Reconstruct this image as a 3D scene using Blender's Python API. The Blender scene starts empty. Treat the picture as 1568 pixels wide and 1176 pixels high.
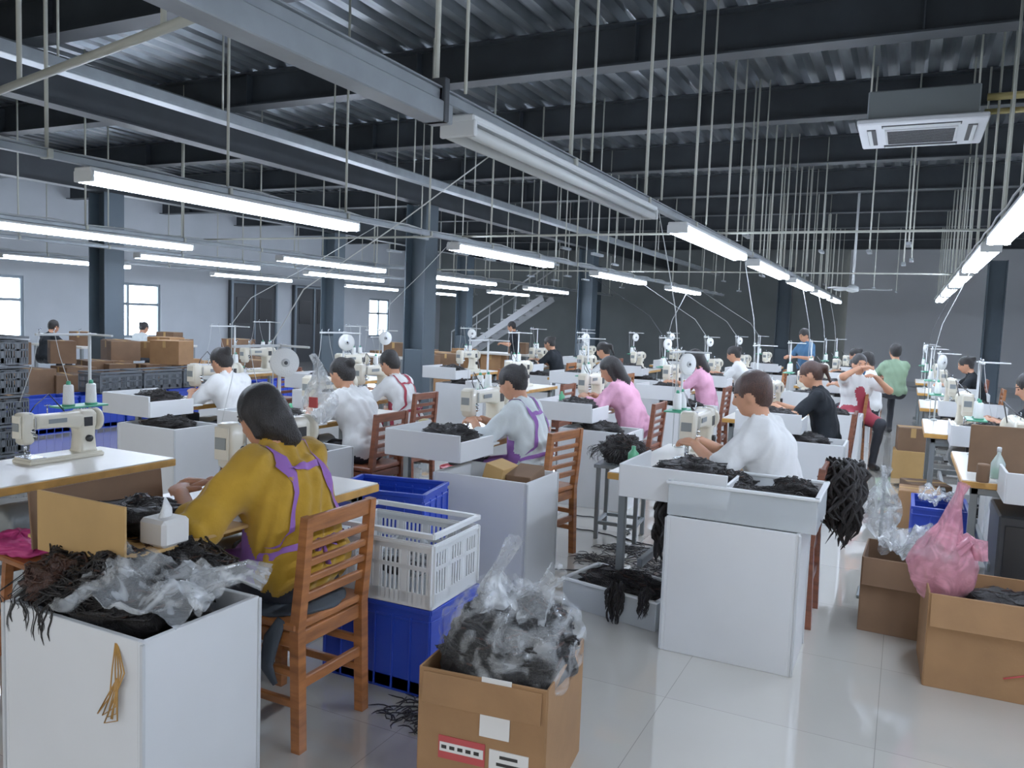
import bpy,bmesh,math,random
import numpy as np
from mathutils import Vector,Matrix,noise
random.seed(7)
D2R=math.pi/180
# ------------------------------------------------------------ materials
def lin(h):
    h=h.lstrip('#');o=[]
    for i in (0,2,4):
        c=int(h[i:i+2],16)/255;o.append(c/12.92 if c<=.04045 else ((c+.055)/1.055)**2.4)
    return (*o,1)
MATS={}
def mat(name,col,rough=.5,metal=0,ns=0,na=.15,bs=0,bstr=.3,emit=0,alpha=1,stretch=(1,1,1),spec=.5,coat=0,film=None,sheen=0,sss=0):
    if name in MATS:return MATS[name]
    m=bpy.data.materials.new(name);m.use_nodes=True;nt=m.node_tree;b=nt.nodes['Principled BSDF']
    c=lin(col);b.inputs['Base Color'].default_value=c;b.inputs['Roughness'].default_value=rough
    b.inputs['Metallic'].default_value=metal;b.inputs['Specular IOR Level'].default_value=spec
    if coat:b.inputs['Coat Weight'].default_value=coat
    if sheen:b.inputs['Sheen Weight'].default_value=sheen
    if sss:
        b.inputs['Subsurface Weight'].default_value=sss;b.inputs['Subsurface Scale'].default_value=.01
    if alpha<1:b.inputs['Alpha'].default_value=alpha
    tc=nt.nodes.new('ShaderNodeTexCoord');mp=nt.nodes.new('ShaderNodeMapping');mp.inputs['Scale'].default_value=stretch
    nt.links.new(tc.outputs['Object'],mp.inputs[0])
    if ns:
        n=nt.nodes.new('ShaderNodeTexNoise');n.inputs['Scale'].default_value=ns;n.inputs['Detail'].default_value=4
        nt.links.new(mp.outputs[0],n.inputs['Vector'])
        r=nt.nodes.new('ShaderNodeValToRGB');r.color_ramp.elements[0].position=.3;r.color_ramp.elements[1].position=.7
        r.color_ramp.elements[0].color=tuple(max(0,x*(1-na)) for x in c[:3])+(1,)
        r.color_ramp.elements[1].color=tuple(min(1,x*(1+na)) for x in c[:3])+(1,)
        nt.links.new(n.outputs[0],r.inputs[0]);nt.links.new(r.outputs[0],b.inputs['Base Color'])
    if film:
        n=nt.nodes.new('ShaderNodeTexNoise');n.inputs['Scale'].default_value=film[2] if len(film)>2 else 9;n.inputs['Detail'].default_value=2;n.inputs['Distortion'].default_value=2.2
        nt.links.new(mp.outputs[0],n.inputs['Vector'])
        r=nt.nodes.new('ShaderNodeMapRange');r.inputs[1].default_value=.45;r.inputs[2].default_value=.7;r.inputs[3].default_value=film[0];r.inputs[4].default_value=film[1]
        nt.links.new(n.outputs[0],r.inputs[0]);nt.links.new(r.outputs[0],b.inputs['Alpha'])
    if bs:
        n=nt.nodes.new('ShaderNodeTexNoise');n.inputs['Scale'].default_value=bs;n.inputs['Detail'].default_value=3
        nt.links.new(mp.outputs[0],n.inputs['Vector'])
        u=nt.nodes.new('ShaderNodeBump');u.inputs['Strength'].default_value=bstr;u.inputs['Distance'].default_value=.01
        nt.links.new(n.outputs[0],u.inputs['Height']);nt.links.new(u.outputs[0],b.inputs['Normal'])
    if emit:
        b.inputs['Emission Color'].default_value=c;b.inputs['Emission Strength'].default_value=emit
    MATS[name]=m;return m
M=dict(
 white=mat('white_melamine','#d6d8d8',.35,ns=3,na=.03),
 edge=mat('melamine_edge','#c0c3c4',.4),
 wood=mat('chair_wood','#965a2e',.38,ns=7,na=.35,stretch=(1,1,6),bs=30,bstr=.1),
 wood2=mat('chair_wood_dark','#74402a',.4,ns=7,na=.3,stretch=(1,1,6)),
 ply=mat('plywood_edge','#b8863c',.45,ns=12,na=.2),
 ttop=mat('table_top','#d4d0c6',.3,ns=4,na=.04),
 steel=mat('grey_steel','#7d8486',.4,metal=.4),
 chrome=mat('chrome','#c4c8cc',.18,metal=1),
 cream=mat('machine_cream','#d8d2be',.28,ns=5,na=.04,coat=.3),
 black=mat('black_plastic','#17181a',.4),
 dgrey=mat('dark_rubber','#2c2e31',.5),
 green=mat('green_plastic','#3f9a76',.4),
 thread=mat('white_thread','#eceeec',.8,bs=200,bstr=.3),
 card=mat('cardboard','#946c44',.8,ns=6,na=.12,bs=60,bstr=.08),
 card2=mat('cardboard_light','#b58e54',.8,ns=5,na=.1),
 cardd=mat('cardboard_dark','#6f533b',.85,ns=5,na=.15),
 blue=mat('blue_crate_plastic','#1c3aa8',.35,ns=4,na=.08),
 crate=mat('white_crate_plastic','#dcdfdf',.35),
 gcrate=mat('grey_crate_plastic','#565b60',.45),
 hair=mat('black_hair','#16110e',.45,ns=60,na=.8,stretch=(3,3,.6),bs=120,bstr=1),
 hairb=mat('brown_hair','#43271a',.42,ns=60,na=.5,stretch=(3,3,.6),bs=160,bstr=.8),
 skin=mat('skin','#c48c6c',.6,ns=9,na=.08,spec=.35,sss=.08,bs=90,bstr=.1),
 eye=mat('eye_dark','#1c1512',.2),lip=mat('lips','#a8524c',.45),
 mustard=mat('mustard_cloth','#b18626',.9,ns=9,na=.14,bs=22,bstr=.45,sheen=.15,spec=.2),
 wshirt=mat('white_cloth','#dfe0de',.9,ns=8,na=.04,bs=18,bstr=.45,sheen=.1,spec=.2),
 gshirt=mat('pale_cloth','#d5dddd',.9,ns=8,na=.06,bs=18,bstr=.45,spec=.2),
 bshirt=mat('black_cloth','#1f2226',.9,bs=22,bstr=.4,spec=.2),
 pink=mat('pink_cloth','#d79ab4',.9,ns=8,na=.1,bs=22,bstr=.4,spec=.2),
 sage=mat('sage_cloth','#86a184',.9,bs=22,bstr=.3,spec=.2),
 bluec=mat('blue_cloth','#43698c',.9,bs=22,bstr=.3,spec=.2),
 pants=mat('dark_trousers','#2a2c33',.85,bs=20,bstr=.3),
 jeans=mat('navy_trousers','#2d3850',.85,bs=20,bstr=.3),
 shoe=mat('shoe_black','#1a1a1c',.5),
 purple=mat('purple_apron','#8c5aa6',.85,bs=20,bstr=.3),redc=mat('red_apron','#9c3040',.8),
 film=mat('clear_plastic_film','#edf2f4',.12,bs=7,bstr=.5,spec=.9,film=(.03,.34,7)),
 film2=mat('cloudy_plastic_film','#dfe4e6',.18,bs=9,bstr=.5,spec=.8,film=(.2,.75,8)),
 tub=mat('frosted_plastic','#dbe2e4',.3,alpha=.45),
 pinkbag=mat('pink_plastic_bag','#dd93a4',.3,bs=9,bstr=.5,film=(.45,.85)),
 magenta=mat('magenta_cloth','#b8306f',.6,bs=16,bstr=.5),
 red=mat('red_plastic','#a81f28',.35),
 label=mat('paper_label','#e4e2dc',.7),redp=mat('red_print','#b84040',.7),ink=mat('ink','#2a2622',.8),
 beam=mat('dark_steel_beam','#2b3034',.5,metal=.1,ns=3,na=.2),
 rail=mat('galvanised_rail','#8d9498',.35,metal=.5,ns=6,na=.15),
 rod=mat('cream_rod','#aeb0a4',.5),
 batten=mat('fixture_white','#d0d4d4',.4),
 tube=mat('fluorescent_tube','#dce9ff',.3,emit=40),
 tubeoff=mat('fluorescent_tube_off','#c8ccca',.2),
 wall=mat('wall_paint','#adb3b9',.8,ns=1.5,na=.05),
 wallw=mat('white_panel_wall','#d2d5d8',.7,ns=1,na=.04),
 walld=mat('grey_back_wall','#777d7c',.8,ns=1,na=.1),
 slab=mat('roof_slab','#4a4e50',.8),
 colm=mat('column_paint','#414e57',.6,ns=2,na=.1),
 frame=mat('window_frame','#6f7a82',.4,metal=.5),
 glass=mat('window_glass','#e4f0ff',.1,emit=7),
 yellow=mat('yellow_pipe','#a89a60',.5),
 conc=mat('concrete','#77756f',.9,ns=2,na=.1),
 cloth=mat('dark_grey_cloth','#3a4046',.9,bs=20,bstr=.5),
 cable=mat('white_cable','#c8ccca',.5),bottle=mat('clear_bottle','#cfe0d8',.15,alpha=.5),
 liquid=mat('green_label','#4aa070',.4),
)
def floor_mat():
    m=bpy.data.materials.new('glazed_floor_tile');m.use_nodes=True;nt=m.node_tree;b=nt.nodes['Principled BSDF']
    tc=nt.nodes.new('ShaderNodeTexCoord');br=nt.nodes.new('ShaderNodeTexBrick')
    br.offset=0;br.inputs['Scale'].default_value=1;br.inputs['Brick Width'].default_value=.8;br.inputs['Row Height'].default_value=.8
    br.inputs['Mortar Size'].default_value=.0014;br.inputs['Color1'].default_value=lin('#c9c5ba');br.inputs['Color2'].default_value=lin('#c4c0b6');br.inputs['Mortar'].default_value=lin('#9b9890')
    nt.links.new(tc.outputs['Object'],br.inputs['Vector'])
    n=nt.nodes.new('ShaderNodeTexNoise');n.inputs['Scale'].default_value=2.5;n.inputs['Detail'].default_value=5;nt.links.new(tc.outputs['Object'],n.inputs['Vector'])
    mx=nt.nodes.new('ShaderNodeMixRGB');mx.blend_type='MULTIPLY';mx.inputs[0].default_value=.10
    nt.links.new(br.outputs[0],mx.inputs[1]);nt.links.new(n.outputs[0],mx.inputs[2]);nt.links.new(mx.outputs[0],b.inputs['Base Color'])
    mr=nt.nodes.new('ShaderNodeMapRange');mr.inputs[3].default_value=.015;mr.inputs[4].default_value=.07
    nt.links.new(n.outputs[0],mr.inputs[0]);nt.links.new(mr.outputs[0],b.inputs['Roughness'])
    b.inputs['Specular IOR Level'].default_value=1.0;b.inputs['Coat Weight'].default_value=1;b.inputs['Coat Roughness'].default_value=.03;b.inputs['Coat IOR'].default_value=1.85
    return m
M['floor']=floor_mat()
M['deck']=mat('galvanised_deck','#747b80',.28,metal=.75,ns=3,na=.35,stretch=(4,.5,1),bs=8,bstr=.15)
# ------------------------------------------------------------ mesh builder
class MB:
    def __init__(s):s.v=[];s.f=[];s.m=[];s.sm=[];s.mats=[];s.M=Matrix.Identity(4)
    def mi(s,m):
        m=M[m] if isinstance(m,str) else m
        if m not in s.mats:s.mats.append(m)
        return s.mats.index(m)
    def add(s,vs,fs,m,smooth=False):
        o=len(s.v);s.v+=[tuple(s.M@Vector(p)) for p in vs];i=s.mi(m)
        for f in fs:s.f.append(tuple(o+k for k in f));s.m.append(i);s.sm.append(smooth)
    def box(s,c,d,m,bev=.004,rot=None):
        h=[x/2 for x in d];bev=min(bev,min(h)*.45);c=Vector(c)
        R=rot if rot is not None else Matrix.Identity(3)
        vs=[];ix={}
        S=[(a,b,e) for a in(-1,1) for b in(-1,1) for e in(-1,1)]
        if bev<=0:
            for q in S:ix[q]=len(vs);vs.append(c+R@Vector([q[i]*h[i] for i in range(3)]))
            fs=[]
            for a in range(3):
                b,e=[i for i in range(3) if i!=a]
                for sg in(-1,1):
                    l=[]
                    for u,w in((-1,-1),(1,-1),(1,1),(-1,1)):
                        q=[0]*3;q[a]=sg;q[b]=u;q[e]=w;l.append(ix[tuple(q)])
                    fs.append(l)
            s.add(vs,fs,m);return
        for q in S:
            for a in range(3):
                ix[(q,a)]=len(vs);vs.append(c+R@Vector([q[i]*(h[i]-(0 if i==a else bev)) for i in range(3)]))
        fs=[]
        for a in range(3):
            b,e=[i for i in range(3) if i!=a]
            for sg in(-1,1):
                l=[]
                for u,w in((-1,-1),(1,-1),(1,1),(-1,1)):
                    q=[0]*3;q[a]=sg;q[b]=u;q[e]=w;l.append(ix[(tuple(q),a)])
                fs.append(l)
            for u in(-1,1):
                for w in(-1,1):
                    q1=[0]*3;q1[a]=-1;q1[b]=u;q1[e]=w;q2=list(q1);q2[a]=1;q1=tuple(q1);q2=tuple(q2)
                    fs.append([ix[(q1,b)],ix[(q2,b)],ix[(q2,e)],ix[(q1,e)]])
        for q in S:fs.append([ix[(q,0)],ix[(q,1)],ix[(q,2)]])
        s.add(vs,fs,m)
    def tube(s,pts,r,m,seg=8,up=None,flat=1,smooth=True,cap=True,tip=False,fn=None):
        pts=[Vector(p) for p in pts];n=len(pts)
        if not hasattr(r,'__len__'):r=[r]*n
        u=None;vs=[];fs=[]
        for i in range(n):
            t=(pts[min(i+1,n-1)]-pts[max(i-1,0)])
            if t.length<1e-9:t=Vector((0,0,1))
            t.normalize()
            if u is None:
                a=Vector(up) if up is not None else (Vector((0,0,1)) if abs(t.z)<.9 else Vector((1,0,0)))
                u=a-t*a.dot(t)
            else:u=u-t*u.dot(t)
            if u.length<1e-6:u=t.orthogonal()
            u.normalize();w=t.cross(u)
            for k in range(seg):
                a=2*math.pi*k/seg+math.pi/seg;q=fn(a,i) if fn else 1
                vs.append(pts[i]+(u*math.sin(a)*flat+w*math.cos(a))*r[i]*q)
        for i in range(n-1):
            for k in range(seg):
                k2=(k+1)%seg;fs.append((i*seg+k,i*seg+k2,(i+1)*seg+k2,(i+1)*seg+k))
        if cap:
            for e,i in((0,0),(1,n-1)):
                if tip:
                    t=(pts[i]-pts[1 if i==0 else n-2]).normalized();o=len(vs);vs.append(pts[i]+t*r[i]*.7)
                    for k in range(seg):fs.append((i*seg+k,i*seg+(k+1)%seg,o))
                else:fs.append([i*seg+k for k in range(seg)])
        s.add(vs,fs,m,smooth)
    def cyl(s,a,b,r,m,seg=16,r2=None):
        s.tube([a,b],[r,r2 if r2 is not None else r],m,seg)
    def lathe(s,c,prof,m,seg=20,ax='z',smooth=True):
        vs=[];fs=[];n=len(prof);c=Vector(c)
        for r,z in prof:
            for k in range(seg):
                a=2*math.pi*k/seg;p=(r*math.cos(a),r*math.sin(a),z)
                if ax=='x':p=(p[2],p[0],p[1])
                if ax=='y':p=(p[0],p[2],p[1])
                vs.append(c+Vector(p))
        for i in range(n-1):
            for k in range(seg):
                k2=(k+1)%seg;fs.append((i*seg+k,i*seg+k2,(i+1)*seg+k2,(i+1)*seg+k))
        fs.append(list(range(seg)));fs.append([(n-1)*seg+k for k in range(seg)])
        s.add(vs,fs,m,smooth)
    def ell(s,c,r,m,seg=16,ring=10,fn=None,R=None):
        vs=[];fs=[];c=Vector(c)
        for i in range(ring+1):
            th=math.pi*i/ring
            for k in range(seg):
                a=2*math.pi*k/seg;p=Vector((math.sin(th)*math.cos(a),math.sin(th)*math.sin(a),math.cos(th)))
                q=Vector((p.x*r[0],p.y*r[1],p.z*r[2]))
                if fn:q=fn(p,q)
                if R is not None:q=R@q
                vs.append(c+q)
        for i in range(ring):
            for k in range(seg):
                k2=(k+1)%seg;fs.append((i*seg+k,i*seg+k2,(i+1)*seg+k2,(i+1)*seg+k))
        s.add(vs,fs,m,True)
    def mesh(s,name):
        me=bpy.data.meshes.new(name);me.from_pydata(s.v,[],s.f)
        for m in s.mats:me.materials.append(m)
        me.polygons.foreach_set('material_index',s.m);me.polygons.foreach_set('use_smooth',s.sm)
        bm=bmesh.new();bm.from_mesh(me)
        bmesh.ops.remove_doubles(bm,verts=bm.verts,dist=1e-6)
        bmesh.ops.recalc_face_normals(bm,faces=bm.faces);bm.to_mesh(me);bm.free();me.update();return me
    def obj(s,name,loc=(0,0,0),rz=0,sc=1):return put(name,s.mesh(name),loc,rz,sc)
def put(name,me,loc=(0,0,0),rz=0,sc=1):
    o=bpy.data.objects.new(name,me);o.location=loc;o.rotation_euler=(0,0,rz);o.scale=(sc,)*3 if not hasattr(sc,'__len__') else sc
    bpy.context.scene.collection.objects.link(o);return o
def rotm(ax,deg):return Matrix.Rotation(deg*D2R,3,ax)
# ------------------------------------------------------------ SDF people
def rc(a,b,r1,r2=None):return ('c',np.array(a,float),np.array(b,float),r1,r1 if r2 is None else r2)
def el(c,r,R=None):return ('e',np.array(c,float),np.array(r,float),np.array(R) if R is not None else np.eye(3))
def pe(p,P):
    if p[0]=='c':
        a,b,r1,r2=p[1:];ba=b-a;pa=P-a;h=np.clip((pa@ba)/max(ba@ba,1e-9),0,1)
        return np.linalg.norm(pa-h[...,None]*ba,axis=-1)-(r1+(r2-r1)*h)
    c,r,R=p[1:];q=(P-c)@R;k0=np.linalg.norm(q/r,axis=-1);k1=np.linalg.norm(q/(r*r),axis=-1)
    return k0*(k0-1)/np.maximum(k1,1e-6)
def pb(p):
    if p[0]=='c':
        r=max(p[3],p[4]);return np.minimum(p[1],p[2])-r,np.maximum(p[1],p[2])+r
    r=p[2].max();return p[1]-r,p[1]+r
def smin(a,b,k):
    h=np.clip(.5+.5*(b-a)/k,0,1);return b*(1-h)+a*h-k*h*(1-h)
def wrk(P,amp,seed):
    x,y,z=P[...,0],P[...,1],P[...,2]
    return amp*(np.sin(26*z+14*np.sin(7*x+seed)+9*y+seed)*.5+np.sin(38*x-22*z+6*np.sin(19*y+seed)+2*seed)*.35+np.sin(55*y+31*z+17*x*np.cos(seed))*.25)
def gval(g,P):
    d=np.full(P.shape[:-1],.09)
    for p in g['p']:d=smin(d,pe(p,P),g['k'])
    if g.get('w'):d=d+wrk(P,g['w'],g.get('s',0))
    return d
def surfnet(groups,res):
    lo=np.min([pb(p)[0] for g in groups for p in g['p']],axis=0)-.04
    hi=np.max([pb(p)[1] for g in groups for p in g['p']],axis=0)+.04
    n=np.ceil((hi-lo)/res).astype(int)+1
    ax=[lo[i]+res*np.arange(n[i]) for i in range(3)];Dm=None
    for g in groups:
        F=np.full(tuple(n),.09)
        for p in g['p']:
            a,b=pb(p);i0=np.maximum(((a-.08-lo)/res).astype(int),0);i1=np.minimum(((b+.08-lo)/res).astype(int)+2,n)
            sl=tuple(slice(i0[i],i1[i]) for i in range(3))
            G=np.stack(np.meshgrid(*[ax[i][sl[i]] for i in range(3)],indexing='ij'),-1)
            F[sl]=smin(F[sl],pe(p,G),g['k'])
        if g.get('w'):
            mk=np.abs(F)<.04;idx=np.argwhere(mk);F[mk]+=wrk(lo+idx*res,g['w'],g.get('s',0))
        Dm=F if Dm is None else np.minimum(Dm,F)
    S=Dm<0;c=tuple(n-1);sm=np.zeros(c+(3,));ct=np.zeros(c)
    def sub(o):return tuple(slice(o[i],o[i]+c[i]) for i in range(3))
    for a in range(3):
        for u in(0,1):
            for w in(0,1):
                o=[0]*3;b,e=[i for i in range(3) if i!=a];o[b]=u;o[e]=w;o2=list(o);o2[a]=1
                d0=Dm[sub(o)];d1=Dm[sub(o2)];x=(d0<0)!=(d1<0);t=np.where(x,d0/np.where(x,d0-d1,1),0)
                for i in range(3):sm[...,i]+=np.where(x,(t if i==a else o[i]),0)
                ct+=x
    mk=ct>0;idm=-np.ones(c,int);idm[mk]=np.arange(mk.sum())
    V=lo+res*(np.argwhere(mk)+sm[mk]/ct[mk][:,None])
    Q=[]
    for a in range(3):
        b,e=[(1,2),(2,0),(0,1)][a]
        s0=[slice(1,c[i]) for i in range(3)];s0[a]=slice(0,c[a]);s1=list(s0);s1[a]=slice(1,c[a]+1)
        A=S[tuple(s0)];B=S[tuple(s1)];E=np.argwhere(A!=B);flip=A[tuple(E.T)]
        E=E+np.array([0 if i==a else 1 for i in range(3)])
        def cell(db,de):
            q=E.copy();q[:,b]+=db;q[:,e]+=de;return idm[tuple(q.T)]
        q=np.stack([cell(-1,-1),cell(0,-1),cell(0,0),cell(-1,0)],1)
        q[~flip]=q[~flip][:,::-1];Q.append(q)
    Q=np.concatenate(Q);Q=Q[(Q>=0).all(1)]
    return V,Q
def ik(S,W,a,b,hint):
    S=np.array(S,float);W=np.array(W,float);d=W-S;L=np.linalg.norm(d)
    if L>a+b-.005:W=S+d*(a+b-.005)/L;d=W-S;L=a+b-.005
    x=(a*a-b*b+L*L)/(2*L);h=math.sqrt(max(a*a-x*x,0));dn=d/L;hv=np.array(hint,float);hv-=dn*(hv@dn);hv/=np.linalg.norm(hv)
    return S+dn*x+hv*h,W
def hand(mb,W,dirv,nrm,side,curl,s=1,m='skin'):
    W=Vector(W);d=Vector(dirv).normalized();n=Vector(nrm);n=(n-d*n.dot(d)).normalized();x=d.cross(n).normalized()*side
    mb.tube([W-d*.01*s,W+d*.02*s,W+d*.05*s,W+d*.085*s,W+d*.098*s],[.024*s,.03*s,.038*s,.04*s,.03*s],m,12,up=n,flat=.42,tip=True)
    for i,(off,L) in enumerate(((.028,.072),(.0095,.08),(-.0095,.074),(-.028,.058))):
        p=W+d*(.082-abs(off)*.15)*s+x*off*s;pts=[p];a=curl*.5;r=[.0095*s]
        for j,f in enumerate((.45,.3,.25)):
            dd=d*math.cos(a)-n*math.sin(a)+x*off*1.2*(1-j*.3);p=p+dd*L*f*s;pts.append(p);a+=curl*.8;r.append((.0088-.0012*j)*s)
        mb.tube(pts,r,m,8,up=n,tip=True)
    p=W+d*.025*s+x*.024*s;pts=[p]
    for j,(f,sp) in enumerate(((.035,.9),(.03,.55),(.025,.25))):
        dd=(d*(1-sp*.35)+x*sp-n*.35).normalized();p=p+dd*f*s;pts.append(p)
    mb.tube(pts,[.013*s,.0115*s,.010*s,.008*s],m,8,up=n,tip=True)
def person(name,hip,rz,shirt='wshirt',pants='pants',hairm='hair',hair='bun',lean=14,seat=.468,pitch=25,yaw=0,
           hl=(-.13,.44,.86),hr=(.10,.46,.86),sleeve=.7,loose=1.0,apron=None,stand=False,res=.013,s=1.0,fat=1.0):
    mb=MB();hz=(.90 if stand else seat+.105)
    l1=lean*.7*D2R;l2=lean*1.25*D2R
    d1=np.array([0,math.sin(l1),math.cos(l1)]);d2=np.array([0,math.sin(l2),math.cos(l2)])
    X=np.array([1.,0,0]);pel=np.array([0,0,hz]);wst=pel+d1*.155;chs=wst+d2*.145;shl=chs+d2*.115;nk=chs+d2*.165
    f=fat*loose;bk=np.array([0,-d2[2],d2[1]])
    A=[];armg=[];slv=[]
    for sd,T in((-1,hl),(1,hr)):
        S=shl+X*sd*.150*math.sqrt(fat)-d2*.015
        T=np.array(T,float);E,W=ik(S,T,.275,.235,(sd*.9,-.35,-.8));A.append((sd,S,E,W))
        armg+=[rc(S,E,.046*fat,.037),rc(E,W,.040,.026)]
        if sleeve<=1:slv.append(rc(S,S+(E-S)*sleeve,.062*f,.058*f))
        else:slv+=[rc(S,E,.064*f,.058*f),rc(E,E+(W-E)*(sleeve-1),.058*f,.046*f)]
    hp=(pitch)*D2R;hy=yaw*D2R
    Rh=np.array(Matrix.Rotation(hy,3,'Z')@Matrix.Rotation(-hp,3,'X'))
    nd=d2*.6+np.array([0,math.sin(hp*.6),math.cos(hp*.6)])*.4;nd/=np.linalg.norm(nd)
    hb=nk+nd*.06;hc=hb+Rh@np.array([0,.018,.085])
    def H(x,y,z):return hc+Rh@np.array([x,y,z])
    g=[]
    pr=min(.112*f,.136);pc=pel+np.array([0,0,pr-.085])
    g.append(dict(l=shirt,k=.05,w=.0075 if loose<1.1 else .0105,s=random.random()*6,p=[rc(pc-X*.075,pc+X*.075,pr),rc(wst-X*.055,wst+X*.055,.105*f),
        rc(chs-X*.07,chs+X*.07,.108*f),rc(shl-X*.115*math.sqrt(fat),shl+X*.115*math.sqrt(fat),.058*f),rc(pc,chs,.105*f,.105*f),rc(shl,nk,.072,.052)]+slv))
    g.append(dict(l='skin',k=.022,p=armg+[rc(nk-nd*.03,hb+nd*.04,.050,.047),el(H(0,0,.01),(.071,.090,.098),Rh),el(H(0,.03,-.045),(.054,.06,.062),Rh),
        el(H(0,.052,-.078),(.026,.024,.022),Rh),rc(H(0,.088,.005),H(0,.103,-.022),.008,.013),el(H(-.072,.0,-.012),(.010,.019,.030),Rh),el(H(.072,.0,-.012),(.010,.019,.030),Rh)]))
    hp_=[el(H(0,-.014,.030),(.080,.096,.094),Rh),el(H(0,-.045,-.005),(.074,.064,.085),Rh)]
    if hair=='bob':hp_+=[el(H(0,-.05,-.045),(.080,.058,.080),Rh),rc(H(-.068,.0,.02),H(-.066,-.01,-.08),.022,.016),rc(H(.068,.0,.02),H(.066,-.01,-.08),.022,.016),rc(H(0,-.06,-.05),H(.02,-.085,-.13),.06,.035)]
    if hair=='bun':hp_+=[el(H(0,-.115,.045),(.038,.034,.038),Rh)]
    if hair=='claw':hp_+=[el(H(0,-.10,.02),(.045,.035,.055),Rh),rc(H(0,-.12,.05),H(0,-.12,.09),.012,.006)]
    if hair=='pony':hp_+=[rc(H(0,-.10,.04),H(0,-.135,.01),.026,.026),rc(H(0,-.135,.01),H(0,-.13,-.12),.026,.012)]
    if hair=='long':hp_+=[rc(H(0,-.06,0),H(0,-.085,-.17),.07,.045),rc(H(-.07,-.01,.02),H(-.06,-.01,-.12),.024,.016),rc(H(.07,-.01,.02),H(.06,-.01,-.12),.024,.016)]
    if hair=='short':hp_+=[el(H(0,-.03,.045),(.082,.088,.085),Rh)]
    g.append(dict(l=hairm,k=.02,w=.0045,s=2,p=hp_))
    lg=[];sh=[]
    for sd in(-1,1):
        Hj=pel+X*sd*.085-np.array([0,0,.015])
        if stand:K=Hj+np.array([sd*.01,.03,-.40]);An=Hj+np.array([sd*.02,-.0,-.80])
        else:K=np.array([sd*.13,.40,seat+.062]);An=np.array([sd*.12,.38 if sd>0 else .30,.09])
        lg+=[rc(Hj,K,.084*fat,.064),rc(K,An,.060,.040)]
        tz=np.array([An[0],An[1]+.13,.035]);sh+=[rc(An+np.array([0,-.03,-.05]),tz,.036,.032),rc(An+np.array([0,0,0]),An+np.array([0,0,-.05]),.036,.036)]
    g.append(dict(l=pants,k=.03,w=.004,s=1,p=lg+[rc(pel-X*.07,pel+X*.07,.104*fat)]))
    g.append(dict(l='shoe',k=.02,p=sh))
    if apron:
        g.append(dict(l=apron,k=.03,p=[rc(pc-X*.07+np.array([0,.04,.02]),pc+X*.07+np.array([0,.04,.02]),pr),rc(wst-X*.05+np.array([0,.04,0]),chs+np.array([0,.035,0]),.102*f,.092*f)]+
            ([] if stand else [rc(pel+X*sd*.08+np.array([0,.06,.01]),np.array([sd*.12,.36,seat+.07]),.088*fat,.070) for sd in(-1,1)])))
    V,Q=surfnet(g,res)
    o=len(mb.v);mb.v+=[tuple(p) for p in V];fc=V[Q].mean(1)
    vals=np.stack([gval(q,fc) for q in g]);lab=vals.argmin(0);mids=[mb.mi(q['l']) for q in g]
    mb.f+=[tuple(int(o+k) for k in q) for q in Q];mb.m+=[mids[i] for i in lab];mb.sm+=[True]*len(Q)
    cg=[q for q in g if q['l'] in(shirt,pants,apron)]
    def sd_(P):return np.min([gval(q,P) for q in cg],axis=0)
    def proj(P,off):
        P=np.array(P,float)
        for _ in range(6):
            e=.003;d=sd_(P);gr=np.stack([sd_(P+np.eye(3)[i]*e)-d for i in range(3)],-1)/e
            gr/=np.maximum(np.linalg.norm(gr,axis=-1,keepdims=True),1e-6);P=P-gr*(d-off)[...,None]
        return P
    def ribbon(pts,w,m,across,n=26,na=5):
        pts=np.array(pts,float);t=np.linspace(0,len(pts)-1,n);i=np.minimum(t.astype(int),len(pts)-2);fr=(t-i)[:,None]
        C=pts[i]*(1-fr)+pts[i+1]*fr;ac=np.array(across,float);ac/=np.linalg.norm(ac)
        G=C[:,None,:]+ac[None,None,:]*np.linspace(-w/2,w/2,na)[None,:,None];G=proj(G,.007)
        vs=[tuple(p) for p in G.reshape(-1,3)];fs=[(a*na+b,a*na+b+1,(a+1)*na+b+1,(a+1)*na+b) for a in range(n-1) for b in range(na-1)]
        mb.add(vs,fs,m,True)
    if apron:
        for sd in(-1,1):
            ribbon([shl+X*sd*.10+np.array([0,.05,.05]),shl+X*sd*.095+bk*.02+d2*.06,chs+X*sd*.085+bk*.12,wst+X*sd*.12+bk*.10,pel+d1*.11+X*sd*.15+bk*.03],.034,apron,X+np.array([0,0,.25*sd]))
        ribbon([chs+d2*.08-X*.09+bk*.12,chs+d2*.07+bk*.13,chs+d2*.08+X*.09+bk*.12],.028,apron,d2)
        ribbon([pel+d1*.09-X*.2,pel+d1*.09-X*.12+bk*.12,pel+d1*.09+bk*.15,pel+d1*.09+X*.12+bk*.12,pel+d1*.09+X*.2],.026,apron,d1)
        kp=proj(np.array([pel+d1*.09-X*.03+bk*.2]),.012)[0]
        for q in(-1,1):mb.tube([kp,kp+np.array([q*.04,-.02,.02]),kp+np.array([q*.05,-.02,-.02]),kp],[.006,.012,.012,.006],apron,6,flat=.4)
        mb.tube([kp,kp+np.array([.02,-.012,-.09])],[.008,.014],apron,6,flat=.3)
    for sd in(-1,1):
        mb.ell(H(sd*.030,.079,.010),(.0125,.006,.006),'eye',8,6,R=Matrix(Rh.tolist()))
        mb.tube([H(sd*.016,.088,.030),H(sd*.032,.085,.034),H(sd*.048,.072,.029)],[.003,.004,.002],hairm,6)
    mb.ell(H(0,.083,-.052),(.022,.008,.006),'lip',8,6,R=Matrix(Rh.tolist()))
    for sd,S,E,W in A:
        fd=(W-E)/np.linalg.norm(W-E)
        fd=fd*.6+np.array([-sd*.35,.4,-.15]);hand(mb,W,fd,(sd*.25,.1,1),-sd,.55,1.0)
    return mb.obj(name,(hip[0],hip[1],0),rz,s)
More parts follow.
